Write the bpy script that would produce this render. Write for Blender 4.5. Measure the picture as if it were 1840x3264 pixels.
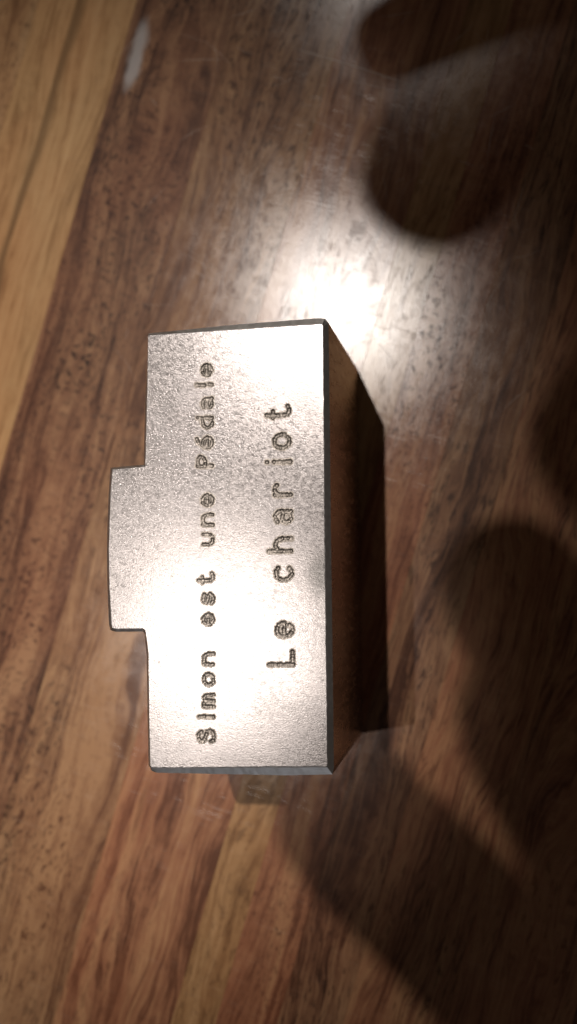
import bpy, bmesh, math, random
import numpy as np
from mathutils import Vector, Matrix
from mathutils.geometry import tessellate_polygon

MM = 0.001
for o in list(bpy.data.objects):
    bpy.data.objects.remove(o, do_unlink=True)
scene = bpy.context.scene
COL = scene.collection
random.seed(4)

# ------------------------------------------------------------------ camera
cam_d = bpy.data.cameras.new('camera')
cam = bpy.data.objects.new('camera', cam_d); COL.objects.link(cam)
cam.location = (0.037901, 0.022401, 0.156932)
cam.rotation_euler = (0.0482342, 0.1708297, -0.0122703)
cam_d.sensor_fit = 'VERTICAL'; cam_d.sensor_height = 24; cam_d.sensor_width = 24
cam_d.lens = 26.154
cam_d.clip_start = 0.002; cam_d.clip_end = 50
cam_d.dof.use_dof = True
cam_d.dof.focus_distance = 0.127
cam_d.dof.aperture_fstop = 26.154 / 2.2          # a phone lens: pupil about 2.2 mm
scene.camera = cam

# ------------------------------------------------------------------ world, lamps, exposure
w = bpy.data.worlds.new('World'); scene.world = w; w.use_nodes = True
w.node_tree.nodes['Background'].inputs['Color'].default_value = (1.0, 0.86, 0.74, 1)
w.node_tree.nodes['Background'].inputs['Strength'].default_value = 0.036

def spot(name, loc, aim, watt, radius, angle, blend, color):
    d = bpy.data.lights.new(name, 'SPOT'); d.energy = watt; d.shadow_soft_size = radius
    d.spot_size = math.radians(angle); d.spot_blend = blend; d.color = color
    o = bpy.data.objects.new(name, d); COL.objects.link(o); o.location = loc
    o.rotation_euler = (Vector(aim) - Vector(loc)).to_track_quat('-Z', 'Y').to_euler()
    return o
WARM = (1.0, 0.925, 0.855)
spot('ceiling_spot_lamp', (-0.0800, 0.2770, 0.90), (-0.048, 0.022, 0), 29, 0.0058, 13.8, 1.0, WARM)
spot('ceiling_spot_lamp', (-0.1600, -0.0340, 0.80), (-0.014, 0.006, 0.03), 8.5, 0.0034, 7.3, 1.0, WARM)
spot('ceiling_spot_lamp', (-0.0205, 0.5950, 0.90), (0.000, 0.140, 0), 3.6, 0.0050, 8.5, 1.0, WARM)
def chamfer_fill(name, loc, aim, watt, size, color):      # unseen area lights, added at both ends to brighten the block's chamfers
    d = bpy.data.lights.new(name, 'AREA'); d.energy = watt; d.size = size; d.color = color
    o = bpy.data.objects.new(name, d); COL.objects.link(o); o.location = loc
    o.rotation_euler = (Vector(aim) - Vector(loc)).to_track_quat('-Z', 'Y').to_euler()
chamfer_fill('chamfer_fill_light', (0.05, -1.0, 0.25), (0, 0, 0), 0.30, 0.55, (0.90, 0.93, 1.0))
chamfer_fill('chamfer_fill_light', (0.05, 1.2, 0.25), (0, 0, 0), 0.62, 0.55, (1.0, 0.92, 0.82))

vs = scene.view_settings
vs.view_transform = 'Standard'; vs.look = 'None'; vs.gamma = 1; vs.use_curve_mapping = False
vs.exposure = 0.38

# ------------------------------------------------------------------ node helpers
class NT:
    def __init__(self, name):
        self.m = bpy.data.materials.new(name); self.m.use_nodes = True
        self.t = self.m.node_tree; self.n = self.t.nodes; self.l = self.t.links
        self.b = self.n['Principled BSDF']
    def node(self, kind, **kw):
        n = self.n.new(kind)
        for k, v in kw.items(): setattr(n, k, v)
        return n
    def put(self, sock, v):
        if isinstance(v, (int, float)): sock.default_value = v
        elif isinstance(v, (tuple, list)): sock.default_value = v
        else: self.l.new(v, sock)
    def math(self, op, a, b=0.0, c=None, clamp=False):
        n = self.node('ShaderNodeMath', operation=op, use_clamp=clamp)
        self.put(n.inputs[0], a); self.put(n.inputs[1], b)
        if c is not None: self.put(n.inputs[2], c)
        return n.outputs[0]
    def mapr(self, v, a, b, c=0.0, d=1.0, smooth=True):
        n = self.node('ShaderNodeMapRange')
        if smooth: n.interpolation_type = 'SMOOTHSTEP'
        self.put(n.inputs[0], v)
        for i, q in enumerate((a, b, c, d)): self.put(n.inputs[i + 1], q)
        return n.outputs[0]
    def coords(self, scale=(1000, 1000, 1000), rot=0.0, loc=(0, 0, 0), src=None):
        if src is None:
            src = self.node('ShaderNodeTexCoord').outputs['Object']
        n = self.node('ShaderNodeMapping'); self.l.new(src, n.inputs[0])
        n.inputs['Location'].default_value = loc
        n.inputs['Rotation'].default_value = (0, 0, rot)
        n.inputs['Scale'].default_value = scale
        return n.outputs[0]
    def noise(self, vec, scale=1.0, detail=2.0, rough=0.5, dist=0.0):
        n = self.node('ShaderNodeTexNoise'); self.l.new(vec, n.inputs['Vector'])
        n.inputs['Scale'].default_value = scale; n.inputs['Detail'].default_value = detail
        n.inputs['Roughness'].default_value = rough; n.inputs['Distortion'].default_value = dist
        return n.outputs['Fac']
    def mix(self, f, a, b, blend='MIX'):
        n = self.node('ShaderNodeMix', data_type='RGBA', blend_type=blend)
        self.put(n.inputs[0], f); self.put(n.inputs[6], a); self.put(n.inputs[7], b)
        return n.outputs[2]
    def bump(self, h, strength, dist, normal=None):
        n = self.node('ShaderNodeBump'); n.inputs['Strength'].default_value = strength
        n.inputs['Distance'].default_value = dist; self.l.new(h, n.inputs['Height'])
        if normal is not None: self.l.new(normal, n.inputs['Normal'])
        return n.outputs[0]

def c4(c): return (c[0], c[1], c[2], 1)

# ------------------------------------------------------------------ wood
def wood(name, dark, mid, light, seed, pore=0.6, fine=0.5, pore_len=1.0, smear=None, vein=None):
    k = NT(name); b = k.b
    obj = k.node('ShaderNodeTexCoord').outputs['Object']
    base = k.coords((1000, 1000, 1000), 0, (seed * 37.1, seed * 91.7, seed * 13.3), obj)
    sep = k.node('ShaderNodeSeparateXYZ'); k.l.new(base, sep.inputs[0])
    warp = k.noise(k.coords((.09, .022, 1), src=base), 1, 1)
    warp2 = k.noise(k.coords((.5, .12, 1), src=base), 1, 1)
    wx = k.math('MULTIPLY_ADD', k.math('SUBTRACT', warp, .5), 9.0, sep.outputs[0])
    wx = k.math('MULTIPLY_ADD', k.math('SUBTRACT', warp2, .5), 1.6, wx)
    comb = k.node('ShaderNodeCombineXYZ'); k.l.new(wx, comb.inputs[0]); k.l.new(sep.outputs[1], comb.inputs[1]); k.l.new(sep.outputs[2], comb.inputs[2])
    V = comb.outputs[0]
    broad = k.noise(k.coords((.30, .012, .2), src=V), 1, 2, .55)
    streak = k.noise(k.coords((1.15, .05, .2), src=V), 1, 3, .6)
    hair = k.noise(k.coords((4.2, .16, .2), src=V), 1, 3, .6)
    mott = k.noise(k.coords((.55, .30, .2), src=V), 1, 4, .65)
    f = k.math('ADD', k.math('MULTIPLY', broad, .36), k.math('MULTIPLY', streak, .30))
    f = k.math('ADD', f, k.math('MULTIPLY', hair, .14 + .12 * fine))
    f = k.math('ADD', f, k.math('MULTIPLY', mott, .20 - .08 * fine))
    ramp = k.node('ShaderNodeValToRGB'); k.l.new(f, ramp.inputs[0])
    e = ramp.color_ramp.elements
    e[0].position = .425; e[0].color = c4(dark)
    e[1].position = .59; e[1].color = c4(light)
    m = e.new(.50); m.color = c4(mid)
    col = ramp.outputs[0]
    # open pores: short dark dashes along the grain, two sizes
    p1 = k.mapr(k.noise(k.coords((1.9, .62 / pore_len, .3), src=V), 1, 3, .65), .53, .64)
    p2 = k.mapr(k.noise(k.coords((3.6, .8 / pore_len, .3), (0.02), (40, 9, 3), src=V), 1, 2, .5), .60, .68)
    patch = k.mapr(k.noise(k.coords((.10, .035, .2), 0, (7, 3, 1), src=V), 1, 3), .38, .60, .25, 1.0)
    pores = k.math('MULTIPLY', k.math('MAXIMUM', p1, k.math('MULTIPLY', p2, .8)), patch)
    pd = (dark[0] * .30, dark[1] * .30, dark[2] * .38)
    col = k.mix(k.math('MULTIPLY', pores, pore), col, c4(pd))
    line = k.mapr(k.noise(k.coords((2.1, .045, .3), 0, (17, 5, 2), src=V), 1, 3, .6), .56, .70)
    lmask = k.mapr(k.noise(k.coords((.14, .03, .3), 0, (1, 50, 2), src=V), 1, 2), .40, .62)
    col = k.mix(k.math('MULTIPLY', k.math('MULTIPLY', line, lmask), .35 + .45 * fine), col, c4(tuple(v * .62 for v in dark)))
    # red / grey drift in the timber itself
    drift = k.mapr(k.noise(k.coords((.07, .03, .2), 0, (3, 30, 1), src=base), 1, 3), .35, .68)
    col = k.mix(k.math('MULTIPLY', drift, .28), col, c4((mid[0] * 1.15, mid[1] * .80, mid[2] * .70)))
    if smear:                                   # dried pale splash: an elongated blot
        mp = k.coords((1000 / smear[2], 1000 / smear[3], 0), 0, (-smear[0] / smear[2], -smear[1] / smear[3], 0), obj)
        ln = k.node('ShaderNodeVectorMath', operation='LENGTH'); k.l.new(mp, ln.inputs[0])
        wob = k.noise(k.coords((.5, .3, 1), src=base), 1, 3)
        msk = k.mapr(k.math('ADD', ln.outputs['Value'], k.math('MULTIPLY', wob, .9)), .75, 1.35, .75, 0)
        col = k.mix(msk, col, (.32, .30, .29, 1))
    if vein:                                    # a dark heartwood line running along the stave
        so = k.node('ShaderNodeSeparateXYZ'); k.l.new(obj, so.inputs[0])
        wv = k.math('MULTIPLY_ADD', k.math('SUBTRACT', k.noise(k.coords((.02, .018, 1), src=base), 1, 3), .5), 4.5, k.math('MULTIPLY', so.outputs[0], 1000))
        dv = k.math('ABSOLUTE', k.math('SUBTRACT', wv, vein))
        edge = k.mapr(k.noise(k.coords((1.2, .08, 1), src=base), 1, 3), .3, .7, .5, 1.5)
        col = k.mix(k.mapr(k.math('DIVIDE', dv, edge), .15, 1.3, .72, 0), col, c4(tuple(v * .55 for v in dark)))
    # hairline scratches in the varnish, every direction
    scr = None
    for i, a in enumerate((.35, 1.3, 2.4)):
        s = k.noise(k.coords((.16, 5.0, .5), a, (i * 13, i * 7, i), src=base), 1, 0, .4)
        s = k.mapr(s, .70, .80)
        scr = s if scr is None else k.math('MAXIMUM', scr, s)
    brk = k.mapr(k.noise(k.coords((.35, .35, .3), src=base), 1, 2), .42, .62)
    scr = k.math('MULTIPLY', scr, brk)
    col = k.mix(k.math('MULTIPLY', scr, .05), col, (.40, .33, .27, 1))
    k.l.new(col, b.inputs['Base Color'])
    b.inputs['Roughness'].default_value = .38
    b.inputs['Specular IOR Level'].default_value = .07
    # worn satin varnish over the timber
    grain = k.noise(k.coords((6.0, 3.0, 1), src=base), 1, 2, .6)
    h = k.math('MULTIPLY_ADD', scr, -.35, grain)
    nb = k.bump(h, .16, .00004)
    k.l.new(nb, b.inputs['Normal'])
    gl = k.node('ShaderNodeBsdfAnisotropic', distribution='BECKMANN')
    gl.inputs['Color'].default_value = (1, 1, 1, 1)
    k.l.new(k.mapr(mott, .3, .7, .175, .21), gl.inputs['Roughness']); k.l.new(nb, gl.inputs['Normal'])
    fr = k.node('ShaderNodeFresnel'); fr.inputs['IOR'].default_value = 1.5
    mx = k.node('ShaderNodeMixShader')
    k.l.new(k.math('MULTIPLY', fr.outputs[0], k.math('MULTIPLY_ADD', pores, -.24, .39)), mx.inputs[0])
    k.l.new(b.outputs[0], mx.inputs[1]); k.l.new(gl.outputs[0], mx.inputs[2])
    k.l.new(mx.outputs[0], k.n['Material Output'].inputs['Surface'])
    return k.m

# ------------------------------------------------------------------ metal
def metal_face():
    k = NT('satin_metal'); b = k.b
    V = k.coords()                                      # millimetres
    g1 = k.noise(k.coords((5.0, 7.0, 3), .35, src=V), 1, 2, .6)
    g2 = k.noise(k.coords((1.5, 2.0, 1), .35, (9, 4, 0), src=V), 1, 3, .65)
    cloud = k.noise(k.coords((.30, .22, .3), src=V), 1, 4, .6)
    vor = k.node('ShaderNodeTexVoronoi'); k.l.new(k.coords((5.0, 6.4, 3), .3, src=V), vor.inputs['Vector']); vor.inputs['Scale'].default_value = 1
    sepc = k.node('ShaderNodeSeparateColor'); k.l.new(vor.outputs['Color'], sepc.inputs[0])
    b.inputs['Metallic'].default_value = 1
    col = k.mix(k.mapr(cloud, .3, .7), (.230, .213, .210, 1), (.268, .247, .242, 1))
    col = k.mix(k.mapr(g2, .54, .70, 0, .20), col, (.14, .134, .133, 1))
    # handling tarnish, a few dark specks and rub marks
    tarn = k.mapr(k.noise(k.coords((.16, .12, .3), 0, (31, 12, 0), src=V), 1, 5, .6), .52, .72, 0, .45)
    col = k.mix(tarn, col, (.15, .142, .139, 1))
    mp = k.coords((1 / 2.6, 1 / 3.6, 0), 0, (-9.6 / 2.6, 3.2 / 3.6, 0), src=V)     # finger's shadow painted into the colour, by the long edge
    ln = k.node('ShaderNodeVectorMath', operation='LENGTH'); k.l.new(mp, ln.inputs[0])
    finger_shade = k.mapr(k.math('MULTIPLY_ADD', cloud, .5, ln.outputs['Value']), .45, 1.25, .62, 0)
    col = k.mix(finger_shade, col, (.085, .083, .078, 1))
    speck = k.mapr(k.noise(k.coords((1.1, 1.1, 1), 0, (5, 77, 0), src=V), 1, 2, .5), .70, .76, 0, .6)
    col = k.mix(speck, col, (.10, .092, .086, 1))
    rub = k.mapr(k.noise(k.coords((.12, 4.0, 1), .9, (2, 8, 0), src=V), 1, 1, .5), .66, .76, 0, .35)
    col = k.mix(rub, col, (.34, .33, .33, 1))
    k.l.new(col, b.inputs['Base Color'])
    r = k.math('ADD', k.mapr(cloud, .3, .7, .60, .68), k.mapr(sepc.outputs[0], 0, 1, -.10, .10, False))
    k.l.new(r, b.inputs['Roughness'])
    h = k.math('ADD', k.math('MULTIPLY', g1, .9), k.math('MULTIPLY', g2, .45))
    h = k.math('MULTIPLY_ADD', sepc.outputs[1], .45, h)
    nb = k.bump(h, .15, .000050)
    k.l.new(nb, b.inputs['Normal'])
    gl = k.node('ShaderNodeBsdfAnisotropic', distribution='BECKMANN')
    k.l.new(k.mapr(g2, .3, .7, .19, .26), gl.inputs['Roughness'])
    k.l.new(col, gl.inputs['Color']); k.l.new(nb, gl.inputs['Normal'])
    mx = k.node('ShaderNodeMixShader'); mx.inputs[0].default_value = .27
    k.l.new(b.outputs[0], mx.inputs[1]); k.l.new(gl.outputs[0], mx.inputs[2])
    k.l.new(mx.outputs[0], k.n['Material Output'].inputs['Surface'])
    return k.m

def metal_plain(name, col, rough, bump=.1, scale=(3, 3, .3)):
    k = NT(name); b = k.b
    b.inputs['Metallic'].default_value = 1
    n = k.noise(k.coords(scale, src=k.coords()), 1, 3, .6)
    c2 = tuple(v * .8 for v in col)
    k.l.new(k.mix(n, c4(c2), c4(col)), b.inputs['Base Color'])
    k.l.new(k.mapr(n, .3, .7, rough * .8, rough * 1.2), b.inputs['Roughness'])
    k.l.new(k.bump(n, bump, .00003), b.inputs['Normal'])
    return k.m

M_FACE = metal_face()
M_CHAM = metal_plain('milled_chamfer_metal', (.74, .72, .71), .36, .35, (2, 2, 6))
M_SIDE = metal_plain('ground_side_metal', (.46, .35, .29), .24, .35, (3, 1.2, .25))
M_PIT = metal_plain('peened_dimple_metal', (.185, .164, .146), .46, 1.0, (5, 5, 5))

def skin_mat():
    k = NT('skin'); b = k.b
    n = k.noise(k.coords((200, 200, 200)), 1, 4)
    k.l.new(k.mix(n, (.42, .22, .15, 1), (.56, .33, .24, 1)), b.inputs['Base Color'])
    b.inputs['Roughness'].default_value = .5; b.inputs['Subsurface Weight'].default_value = .08
    b.inputs['Subsurface Radius'].default_value = (.004, .002, .001)
    return k.m
def plastic(name, col, rough):
    k = NT(name); b = k.b
    n = k.noise(k.coords((400, 400, 400)), 1, 3)
    k.l.new(k.mix(n, c4(col), c4(tuple(v * 1.3 for v in col))), b.inputs['Base Color'])
    b.inputs['Roughness'].default_value = rough
    return k.m

# ------------------------------------------------------------------ object helpers
def link_mesh(name, verts, faces, mats, parent=None, smooth=False, matidx=None):
    me = bpy.data.meshes.new(name)
    me.from_pydata(verts, [], faces); me.update()
    for m in (mats if isinstance(mats, (list, tuple)) else [mats]): me.materials.append(m)
    if matidx is not None: me.polygons.foreach_set('material_index', matidx)
    me.polygons.foreach_set('use_smooth', [smooth] * len(me.polygons))
    o = bpy.data.objects.new(name, me); COL.objects.link(o); o.parent = parent
    return o
def empty(name, loc, label, cat):
    o = bpy.data.objects.new(name, None); COL.objects.link(o); o.location = loc
    o.empty_display_size = .01
    o['label'] = label; o['category'] = cat
    return o

# ------------------------------------------------------------------ the table: staves glued edge to edge
table = empty('table', (0, 0, 0), 'brown varnished wooden table top of glued staves under the metal block', 'table')
GRAIN = math.radians(-17.2)
DARKW = ((.043, .018, .010), (.128, .060, .032), (.220, .118, .062))
GREY = ((.052, .025, .014), (.150, .079, .041), (.250, .145, .074))
RED = ((.074, .029, .015), (.184, .080, .042), (.262, .136, .068))
TAN = ((.110, .056, .024), (.214, .119, .053), (.285, .170, .082))
YEL = ((.165, .088, .036), (.280, .164, .073), (.345, .215, .102))
CORNER = ((.110, .058, .026), (.215, .122, .057), (.280, .172, .084))
edges = [-150, -118, -92, -74, -57.7, -42.5, -26.8, -10.8, 5.8, 11.9, 20.2, 29.0, 42, 58, 76, 96, 118, 150]
kinds = [GREY, RED, DARKW, CORNER, YEL, DARKW, GREY, RED, TAN, RED, DARKW, RED, RED, DARKW, GREY, TAN, DARKW]
pore = [.5, .5, .6, .7, .15, .95, .85, .45, .55, .75, .75, .7, .5, .5, .5, .5, .5]
fine = [.5, .5, .5, .3, .4, .2, .6, .9, .6, .4, .9, 1.0, .9, .5, .5, .5, .5]
plen = [1, 1, 1, 1, 2.5, .75, 1.1, 2.2, 1.6, .8, 2.0, 2.8, 2, 1, 1, 1, 1]
for i in range(len(edges) - 1):
    a, b_ = edges[i] * MM, edges[i + 1] * MM
    y0, y1, zt, zb, c = -.20, .30, 0.0, -.022, .00003
    if i % 3 == 1: y1 -= .0
    V = [(a, y0, zb), (b_, y0, zb), (b_, y1, zb), (a, y1, zb),
         (a, y0, zt - c), (b_, y0, zt - c), (b_, y1, zt - c), (a, y1, zt - c),
         (a + c, y0 + c, zt), (b_ - c, y0 + c, zt), (b_ - c, y1 - c, zt), (a + c, y1 - c, zt)]
    F = [(3, 2, 1, 0)] + [(q, (q + 1) % 4, 4 + (q + 1) % 4, 4 + q) for q in range(4)] + \
        [(4 + q, 4 + (q + 1) % 4, 8 + (q + 1) % 4, 8 + q) for q in range(4)] + [(8, 9, 10, 11)]
    sm = (-40.0, 91.5, 1.7, 8.0) if i == 5 else None
    mat = wood('varnished_wood', *kinds[i], seed=i + 1, pore=pore[i], fine=fine[i], pore_len=plen[i], smear=sm, vein=-51.0 if i == 4 else None)
    o = link_mesh('stave', V, F, mat, table)
    o.rotation_euler.z = GRAIN

# ------------------------------------------------------------------ the block
H = 31.98
# inner (top face) x, y, outer x, y and chamfer depth, millimetres, clockwise from the corner by the tab's upper shoulder
RING = [(0.001,49.813,-0.066,50.148,0.35),(10.795,49.994,10.671,50.751,0.60),(20.318,50.146,20.215,51.051,0.80),(20.570,50.097,20.832,50.947,0.80),(20.639,49.841,21.237,50.396,0.70),
(20.474,24.869,21.167,24.871,0.70),(20.455,0.412,21.129,0.015,0.75),(20.381,0.237,20.933,-0.801,0.80),(16.071,0.160,15.910,-1.011,0.85),(0.710,-0.222,0.557,-0.957,0.50),
(0.038,-0.234,-0.011,-0.735,0.40),(-0.035,0.122,-0.367,-0.052,0.35),(-0.118,4.951,-0.444,4.902,0.33),(-0.184,12.681,-0.511,12.583,0.33),(-0.326,14.125,-0.654,13.922,0.33),
(-0.544,15.426,-0.761,15.046,0.33),(-0.844,15.680,-0.970,15.260,0.40),(-4.101,15.653,-4.237,15.231,0.40),(-4.519,15.727,-4.885,15.415,0.40),(-4.594,16.128,-5.057,16.075,0.35),
(-4.842,20.502,-5.230,20.499,0.35),(-4.901,24.635,-5.289,24.645,0.35),(-4.811,27.787,-5.200,27.807,0.35),(-4.642,31.497,-5.031,31.529,0.35),(-4.401,34.180,-4.787,34.443,0.35),
(-0.433,34.404,-0.767,34.701,0.35),(-0.153,43.155,-0.483,43.219,0.33)]

# engraved letters: baseline centre of each (millimetres), read upwards along +y, tops towards -x
LINE1 = [('S',7.474,3.369),('i',7.480,5.604),('m',7.485,7.381),('o',7.492,9.801),('n',7.498,12.119),('e',7.511,16.659),('s',7.517,18.989),('t',7.523,21.324),('u',7.536,25.825),('n',7.542,28.063),('e',7.548,30.342),('P',7.560,34.802),('é',7.567,37.020),('d',7.573,39.351),('a',7.579,41.576),('l',7.585,43.732),('e',7.590,45.452)]
LINE2 = [('L',16.722,12.171),('e',16.711,15.454),('c',16.692,21.868),('h',16.682,25.070),('a',16.672,28.244),('r',16.662,31.391),('i',16.652,34.545),('o',16.645,36.917),('t',16.635,40.193)]
def arc(cx, cy, rx, ry, a0, a1, n=14):
    return [(cx + rx * math.cos(math.radians(a0 + (a1 - a0) * i / n)), cy + ry * math.sin(math.radians(a0 + (a1 - a0) * i / n))) for i in range(n + 1)]
# strokes in letter units: u across (-.5 .. .5), v up (1 = x-height)
G = {
 'S': [arc(0, 1.20, .46, .37, 20, 205, 12) + arc(0, .40, .50, .40, 120, -160, 16)[2:]],
 'i': [[(0, 0), (0, 1)], [(0, 1.48), (0, 1.50)]],
 'm': [[(-.52, 0), (-.52, 1)], arc(-.26, .68, .26, .30, 180, 0, 8) + [(0, 0)], arc(.26, .68, .26, .30, 180, 0, 8) + [(.52, 0)]],
 'o': [arc(0, .5, .48, .5, 0, 360, 24)],
 'n': [[(-.46, 0), (-.46, 1)], arc(0, .58, .46, .42, 180, 0, 12) + [(.46, 0)]],
 'e': [[(-.44, .52), (.46, .52)] , arc(0, .5, .48, .5, 0, 320, 22)],
 's': [arc(0, .76, .40, .24, 25, 230, 10) + arc(0, .26, .42, .26, 95, -155, 12)],
 't': [[(-.20, 1.45), (-.20, .40)] + arc(.12, .32, .32, .32, 180, 300, 8) + [(.44, .10)], [(-.38, 1.06), (.14, 1.06)]],
 'u': [[(-.46, 1), (-.46, .40)] + arc(0, .40, .46, .40, 180, 360, 12) + [(.46, 1)]],
 'P': [[(-.42, 0), (-.42, 1.55)], [(-.42, 1.50), (.05, 1.50)] + arc(.05, 1.12, .40, .38, 90, -90, 12) + [(-.42, .74)]],
 'd': [[(.44, 0), (.44, 1.55)], arc(-.02, .5, .46, .48, 0, 360, 24)],
 'a': [arc(0, .70, .42, .28, 150, 0, 10) + [(.42, 0)], arc(-.02, .28, .40, .27, 0, 360, 18)],
 'l': [[(0, 0), (0, 1.55)]],
 'L': [[(-.42, 1.52), (-.42, 0), (.50, 0)]],
 'c': [arc(0, .5, .50, .5, 45, 315, 20)],
 'h': [[(-.46, 0), (-.46, 1.42)], arc(0, .58, .46, .42, 180, 0, 12) + [(.46, 0)]],
 'r': [[(-.40, 0), (-.40, 1)], arc(.02, .58, .42, .42, 180, 45, 10)],
}
G['ı'] = [[(0, 0), (0, 1.52)]]
G['é'] = G['e'] + [[(.0, 1.38), (.34, 1.60)]]
def dots(ch, w, h, step):
    pts = []
    for line in G[ch]:
        P = [(u * w, v * h) for u, v in line]
        L = [0.0]
        for p, q in zip(P, P[1:]): L.append(L[-1] + math.dist(p, q))
        n = max(1, round(L[-1] / step))
        for i in range(n + 1):
            s = L[-1] * i / n
            j = 0
            while j < len(P) - 2 and L[j + 1] < s: j += 1
            t = 0 if L[j + 1] == L[j] else (s - L[j]) / (L[j + 1] - L[j])
            pts.append((P[j][0] + t * (P[j + 1][0] - P[j][0]), P[j][1] + t * (P[j + 1][1] - P[j][1])))
    return pts
rng = np.random.default_rng(3)
centres, owner = [], []
letters = []
for line, wd, xh, step, rad in ((LINE1, 1.26, 1.14, .30, .240), (LINE2, 1.55, 1.80, .35, .268)):
    for ch, bx, by in line:
        if ch == 'i' and line is LINE1: ch = 'ı'
        li = len(letters); letters.append(ch)
        for (u, v) in dots(ch, wd, xh, step):
            j = rng.normal(0, .028, 2)
            centres.append((bx - v + j[0], by + u + j[1], rad * (1 + rng.normal(0, .09)), .085 * (1 + rng.normal(0, .25))))
            owner.append(li)
centres = np.array(centres); owner = np.array(owner)

# height field of the engraved zone
CELL = .062
gx0, gx1, gy0, gy1 = 4.6, 18.2, 1.6, 47.4
nx = int(round((gx1 - gx0) / CELL)); ny = int(round((gy1 - gy0) / CELL))
xs = np.linspace(gx0, gx1, nx + 1); ys = np.linspace(gy0, gy1, ny + 1)
Z = np.zeros((nx + 1, ny + 1)); OWN = -np.ones((nx + 1, ny + 1), int); BEST = np.full((nx + 1, ny + 1), 9.0)
PIT = np.zeros_like(Z); RIM = np.zeros_like(Z)
for (cx, cy, r, dep), ow in zip(centres, owner):
    i0, i1 = np.searchsorted(xs, (cx - .6, cx + .6)); j0, j1 = np.searchsorted(ys, (cy - .6, cy + .6))
    X, Y = np.meshgrid(xs[i0:i1], ys[j0:j1], indexing='ij')
    d = np.hypot(X - cx, Y - cy)
    pit = np.where(d < r, -dep * (1 - (d / r) ** 2), 0)
    PIT[i0:i1, j0:j1] = np.minimum(PIT[i0:i1, j0:j1], pit)
    RIM[i0:i1, j0:j1] = np.maximum(RIM[i0:i1, j0:j1], .010 * np.exp(-((d - r) / .055) ** 2))
    sub = BEST[i0:i1, j0:j1]; o_ = OWN[i0:i1, j0:j1]
    nd = d - r
    upd = nd < sub
    o_[upd] = ow; sub[upd] = nd[upd]
Z = np.where(PIT < -.004, PIT, 0) + np.where(BEST < .10, RIM, 0)
inside = BEST < .10
cell_own = np.full((nx, ny), -1)
m4 = inside[:-1, :-1] | inside[1:, :-1] | inside[:-1, 1:] | inside[1:, 1:]
cell_own[m4] = np.where(inside, OWN, -1)[:-1, :-1][m4]
for sl in ((slice(1, None), slice(None, -1)), (slice(None, -1), slice(1, None)), (slice(1, None), slice(1, None))):
    o2 = np.where(inside, OWN, -1)[sl]; q = m4 & (cell_own < 0); cell_own[q] = o2[q]

block = empty('engraved_metal_block', (.0105, .025, 0), 'satin grey metal block with a side tab and two dot-peened lines of lettering', 'metal block')
off = np.array([-10.5, -25.0, 0])
def T(p): return ((p[0] + off[0]) * MM, (p[1] + off[1]) * MM, p[2] * MM)

FINE = []
for a, b in zip(RING, RING[1:] + RING[:1]):
    m = max(1, int(math.dist(a[:2], b[:2]) / .55))
    for i in range(m):
        t = i / m
        p = [u + (v - u) * t for u, v in zip(a, b)]
        if i:
            nick = random.gauss(0, .012) + (random.random() < .05) * random.uniform(-.05, .06)
            dx, dy = p[2] - p[0], p[3] - p[1]
            p[0] -= dx * nick * 1.4; p[1] -= dy * nick * 1.4
            q = random.gauss(0, .010)
            p[2] += dx * q; p[3] += dy * q
        FINE.append(tuple(p))
RING = FINE
verts, faces, mi = [], [], []
n = len(RING)
inner = [(a, b, H) for a, b, *_ in RING]
ease = [(a + .14 * (c - a), b + .14 * (d - b), H - .06 * e) for a, b, c, d, e in RING]
outer = [(c, d, H - e) for a, b, c, d, e in RING]
lowr = [(c, d, .25) for a, b, c, d, e in RING]
cx_, cy_ = 10.0, 25.0
base = [(c + (.15 if c < cx_ else -.15), d + (.15 if d < cy_ else -.15), 0.002) for a, b, c, d, e in RING]
for ring in (inner, ease, outer, lowr, base): verts += [T(p) for p in ring]
def quad_ring(r0, r1, m):
    for i in range(n):
        j = (i + 1) % n
        faces.append((r0 * n + i, r1 * n + i, r1 * n + j, r0 * n + j)[::-1]); mi.append(m)
quad_ring(0, 1, 1); quad_ring(1, 2, 1); quad_ring(2, 3, 2); quad_ring(3, 4, 2)
for tri in tessellate_polygon([[Vector(p) for p in base]]):
    faces.append(tuple(4 * n + q for q in tri)); mi.append(2)
# the flat top around the engraved zone
rect = [(gx0, gy0, H), (gx1, gy0, H), (gx1, gy1, H), (gx0, gy1, H)]
r0 = len(verts); verts += [T(p) for p in rect]
for tri in tessellate_polygon([[Vector(p) for p in inner], [Vector(p) for p in rect[::-1]]]):
    idx = []
    for q in tri: idx.append(q if q < n else r0 + 3 - (q - n))
    p0, p1, p2 = (Vector(verts[q]) for q in idx)
    if (p1 - p0).cross(p2 - p0).z < 0: idx = idx[::-1]
    faces.append(tuple(idx)); mi.append(0)
g0 = len(verts)
GX, GY = np.meshgrid(xs, ys, indexing='ij')
allv = np.stack([(GX + off[0]) * MM, (GY + off[1]) * MM, (H + Z) * MM], -1).reshape(-1, 3)
ids = np.arange((nx + 1) * (ny + 1)).reshape(nx + 1, ny + 1)
quads = np.stack([ids[:-1, :-1], ids[1:, :-1], ids[1:, 1:], ids[:-1, 1:]], -1)
flat = quads[cell_own < 0]
uniq, inv = np.unique(flat, return_inverse=True)
verts += [tuple(v) for v in allv[uniq]]
faces += [tuple(int(a) for a in q) for q in (inv.reshape(-1, 4) + g0)]
mi += [0] * len(flat)
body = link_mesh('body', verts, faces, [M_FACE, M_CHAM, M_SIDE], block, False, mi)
for li, ch in enumerate(letters):
    q = quads[cell_own == li]
    uniq, inv = np.unique(q, return_inverse=True)
    link_mesh('engraved_letter', [tuple(v) for v in allv[uniq]], [tuple(int(a) for a in f) for f in inv.reshape(-1, 4)], M_PIT, block, True)

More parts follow.
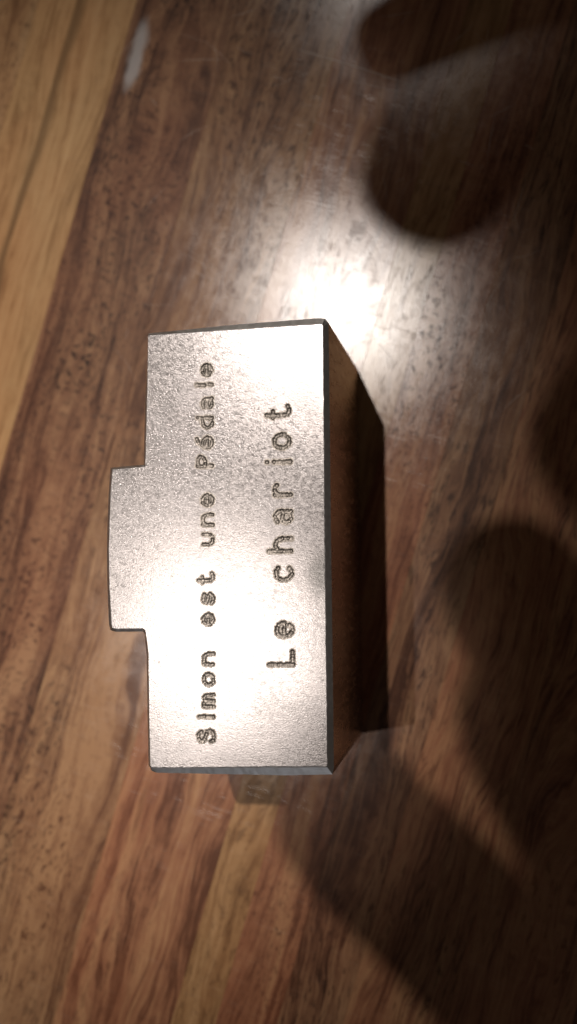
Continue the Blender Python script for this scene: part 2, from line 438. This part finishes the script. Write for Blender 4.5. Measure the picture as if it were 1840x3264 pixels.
# ------------------------------------------------------------------ long scratches in the varnish
def scratch(pts, wd):
    k = M_SCR
    V, F = [], []
    P = [Vector((x * MM, y * MM, 0)) for x, y in pts]
    Q = []
    for a, b in zip(P, P[1:]):
        for i in range(8): Q.append(a.lerp(b, i / 8))
    Q.append(P[-1])
    for i, q in enumerate(Q):
        d = (Q[min(i + 1, len(Q) - 1)] - Q[max(i - 1, 0)]).normalized(); s = Vector((-d.y, d.x, 0))
        ww = wd * MM * .5 * math.sin(math.pi * (i + .4) / len(Q)) * random.uniform(.5, 1.2)
        V += [tuple(q + s * ww + Vector((0, 0, .000004))), tuple(q + Vector((0, 0, .000016))), tuple(q - s * ww + Vector((0, 0, .000004)))]
    for i in range(len(Q) - 1):
        F += [(3 * i + 1, 3 * i, 3 * i + 3, 3 * i + 4)[::-1], (3 * i + 2, 3 * i + 1, 3 * i + 4, 3 * i + 5)[::-1]]
    return link_mesh('scratch', V, F, k, table, True)
kk = NT('raised_scratch_lacquer')
kk.b.inputs['Base Color'].default_value = (.30, .23, .18, 1); kk.b.inputs['Roughness'].default_value = .45
kn = kk.noise(kk.coords((3000, 3000, 3000)), 1, 3)
kk.l.new(kk.mix(kn, (.20, .14, .10, 1), (.40, .33, .28, 1)), kk.b.inputs['Base Color'])
M_SCR = kk.m
scratch([(12.2, 98.2), (21.3, 94.6), (34.5, 88.9)], .16)
scratch([(20.5, 92.6), (27.0, 90.5), (30.0, 89.0)], .12)
rs = random.Random(11)
for i in range(90):                                   # fine wear round the middle of the table
    x, y = rs.uniform(-14, 46), rs.uniform(40, 104)
    a = rs.uniform(0, math.pi); L = rs.uniform(1.5, 8.0); bend = rs.uniform(-.25, .25)
    p = [(x + math.cos(a + bend * t) * L * t, y + math.sin(a + bend * t) * L * t) for t in (-.5, 0, .5)]
    scratch(p, rs.uniform(.03, .075))

# ------------------------------------------------------------------ the photographer's hands and phone, above the frame
M_SKIN = skin_mat()
def hand(chains, label):
    me = bpy.data.meshes.new('hand')
    vs_, es, rad = [], [], []
    idx = {}
    for ch in chains:
        prev = None
        for (x, y, z, r) in ch:
            key = (x, y, z)
            if key not in idx:
                idx[key] = len(vs_); vs_.append((x * MM, y * MM, z * MM)); rad.append(r * MM)
            if prev is not None: es.append((prev, idx[key]))
            prev = idx[key]
    me.from_pydata(vs_, es, []); me.materials.append(M_SKIN)
    o = bpy.data.objects.new('hand', me); COL.objects.link(o)
    md = o.modifiers.new('skin', 'SKIN')
    if not me.skin_vertices: 
        bpy.context.view_layer.objects.active = o
    for sv, r in zip(me.skin_vertices[0].data, rad): sv.radius = (r, r)
    me.skin_vertices[0].data[0].use_root = True
    md.use_smooth_shade = True
    s = o.modifiers.new('sub', 'SUBSURF'); s.levels = 2; s.render_levels = 2
    o['label'] = label; o['category'] = 'hand'; o['group'] = "photographer's hands"
    return o
pA = (78, 178, 222, 20); wA = (120, 215, 226, 22); eA = (190, 300, 240, 33)
kA1, kA2, kA3, kA4 = (50, 160, 220, 11), (54, 176, 220, 10), (62, 188, 220, 10), (72, 198, 220, 10)
hand([[eA, wA, pA, kA1, (24, 150, 216, 10), (9.5, 131, 215, 9.5), (0.5, 118, 215, 8.8)],
      [pA, kA2, (34, 165, 216, 8.5), (20, 153, 215, 8), (11, 146, 215, 7.5)],
      [pA, kA3, (46, 190, 216, 9), (32, 190, 215, 8.5), (24, 190, 215, 7.5)],
      [pA, kA4, (54, 222, 216, 6.5), (32, 223, 215, 6.0), (11, 215, 215, 4.6)],
      [pA, (64, 152, 238, 12), (36, 116, 238, 11), (14.5, 94.5, 237, 10)]],
     'hand holding the upper end of the phone above the table')
pB = (78, -22, 222, 20); wB = (124, -62, 226, 22); eB = (200, -140, 240, 33)
kB1, kB2, kB3, kB4 = (48, 26, 220, 11), (40, 8, 220, 11), (42, -10, 220, 11), (52, -28, 220, 10)
hand([[eB, wB, pB, kB1, (28, 55, 216, 9.5), (16.5, 75, 215, 9), (8.5, 88, 215, 8.5)],
      [pB, kB2, (14, 38.5, 216, 9.5), (-1.5, 53.5, 215, 9.5), (-10.5, 62, 215, 9)],
      [pB, (46, 16, 221, 11), (31, 41, 217, 10.5), (19, 61, 216, 10), (10, 76, 216, 9)],
      [pB, kB3, (20, 4, 216, 9.5), (2, 14, 215, 9), (-15, 22, 215, 8)],
      [pB, kB4, (38, -18, 216, 8), (28, -8, 215, 7.5), (20, 0, 215, 6.5)],
      [pB, (84, 8, 238, 12), (82, 26, 239, 10.5), (80, 42, 238, 9)]],
     'hand holding the lower end of the phone above the table')
phone = empty('phone', (.086, .075, .2550), 'dark phone held level above the table by two hands', 'phone')
def rounded_slab(name, w2, h2, r, z0, z1, mat, parent, inset=.0):
    pts = []
    for (sx, sy, a0) in ((1, 1, 0), (-1, 1, 90), (-1, -1, 180), (1, -1, 270)):
        for i in range(7):
            a = math.radians(a0 + 15 * i)
            pts.append((sx * (w2 - r) + r * math.cos(a), sy * (h2 - r) + r * math.sin(a)))
    m = len(pts); V = [(x * MM, y * MM, z0 * MM) for x, y in pts] + [(x * MM, y * MM, z1 * MM) for x, y in pts]
    F = [tuple(range(m))[::-1], tuple(range(m, 2 * m))] + [(i, (i + 1) % m, m + (i + 1) % m, m + i) for i in range(m)]
    return link_mesh(name, V, F, mat, parent)
rounded_slab('case', 33, 64, 7, -4, 4, plastic('black_phone_plastic', (.02, .02, .022), .4), phone)
rounded_slab('screen', 30, 56, 2, 4.0, 4.3, plastic('phone_glass', (.015, .015, .02), .1), phone)
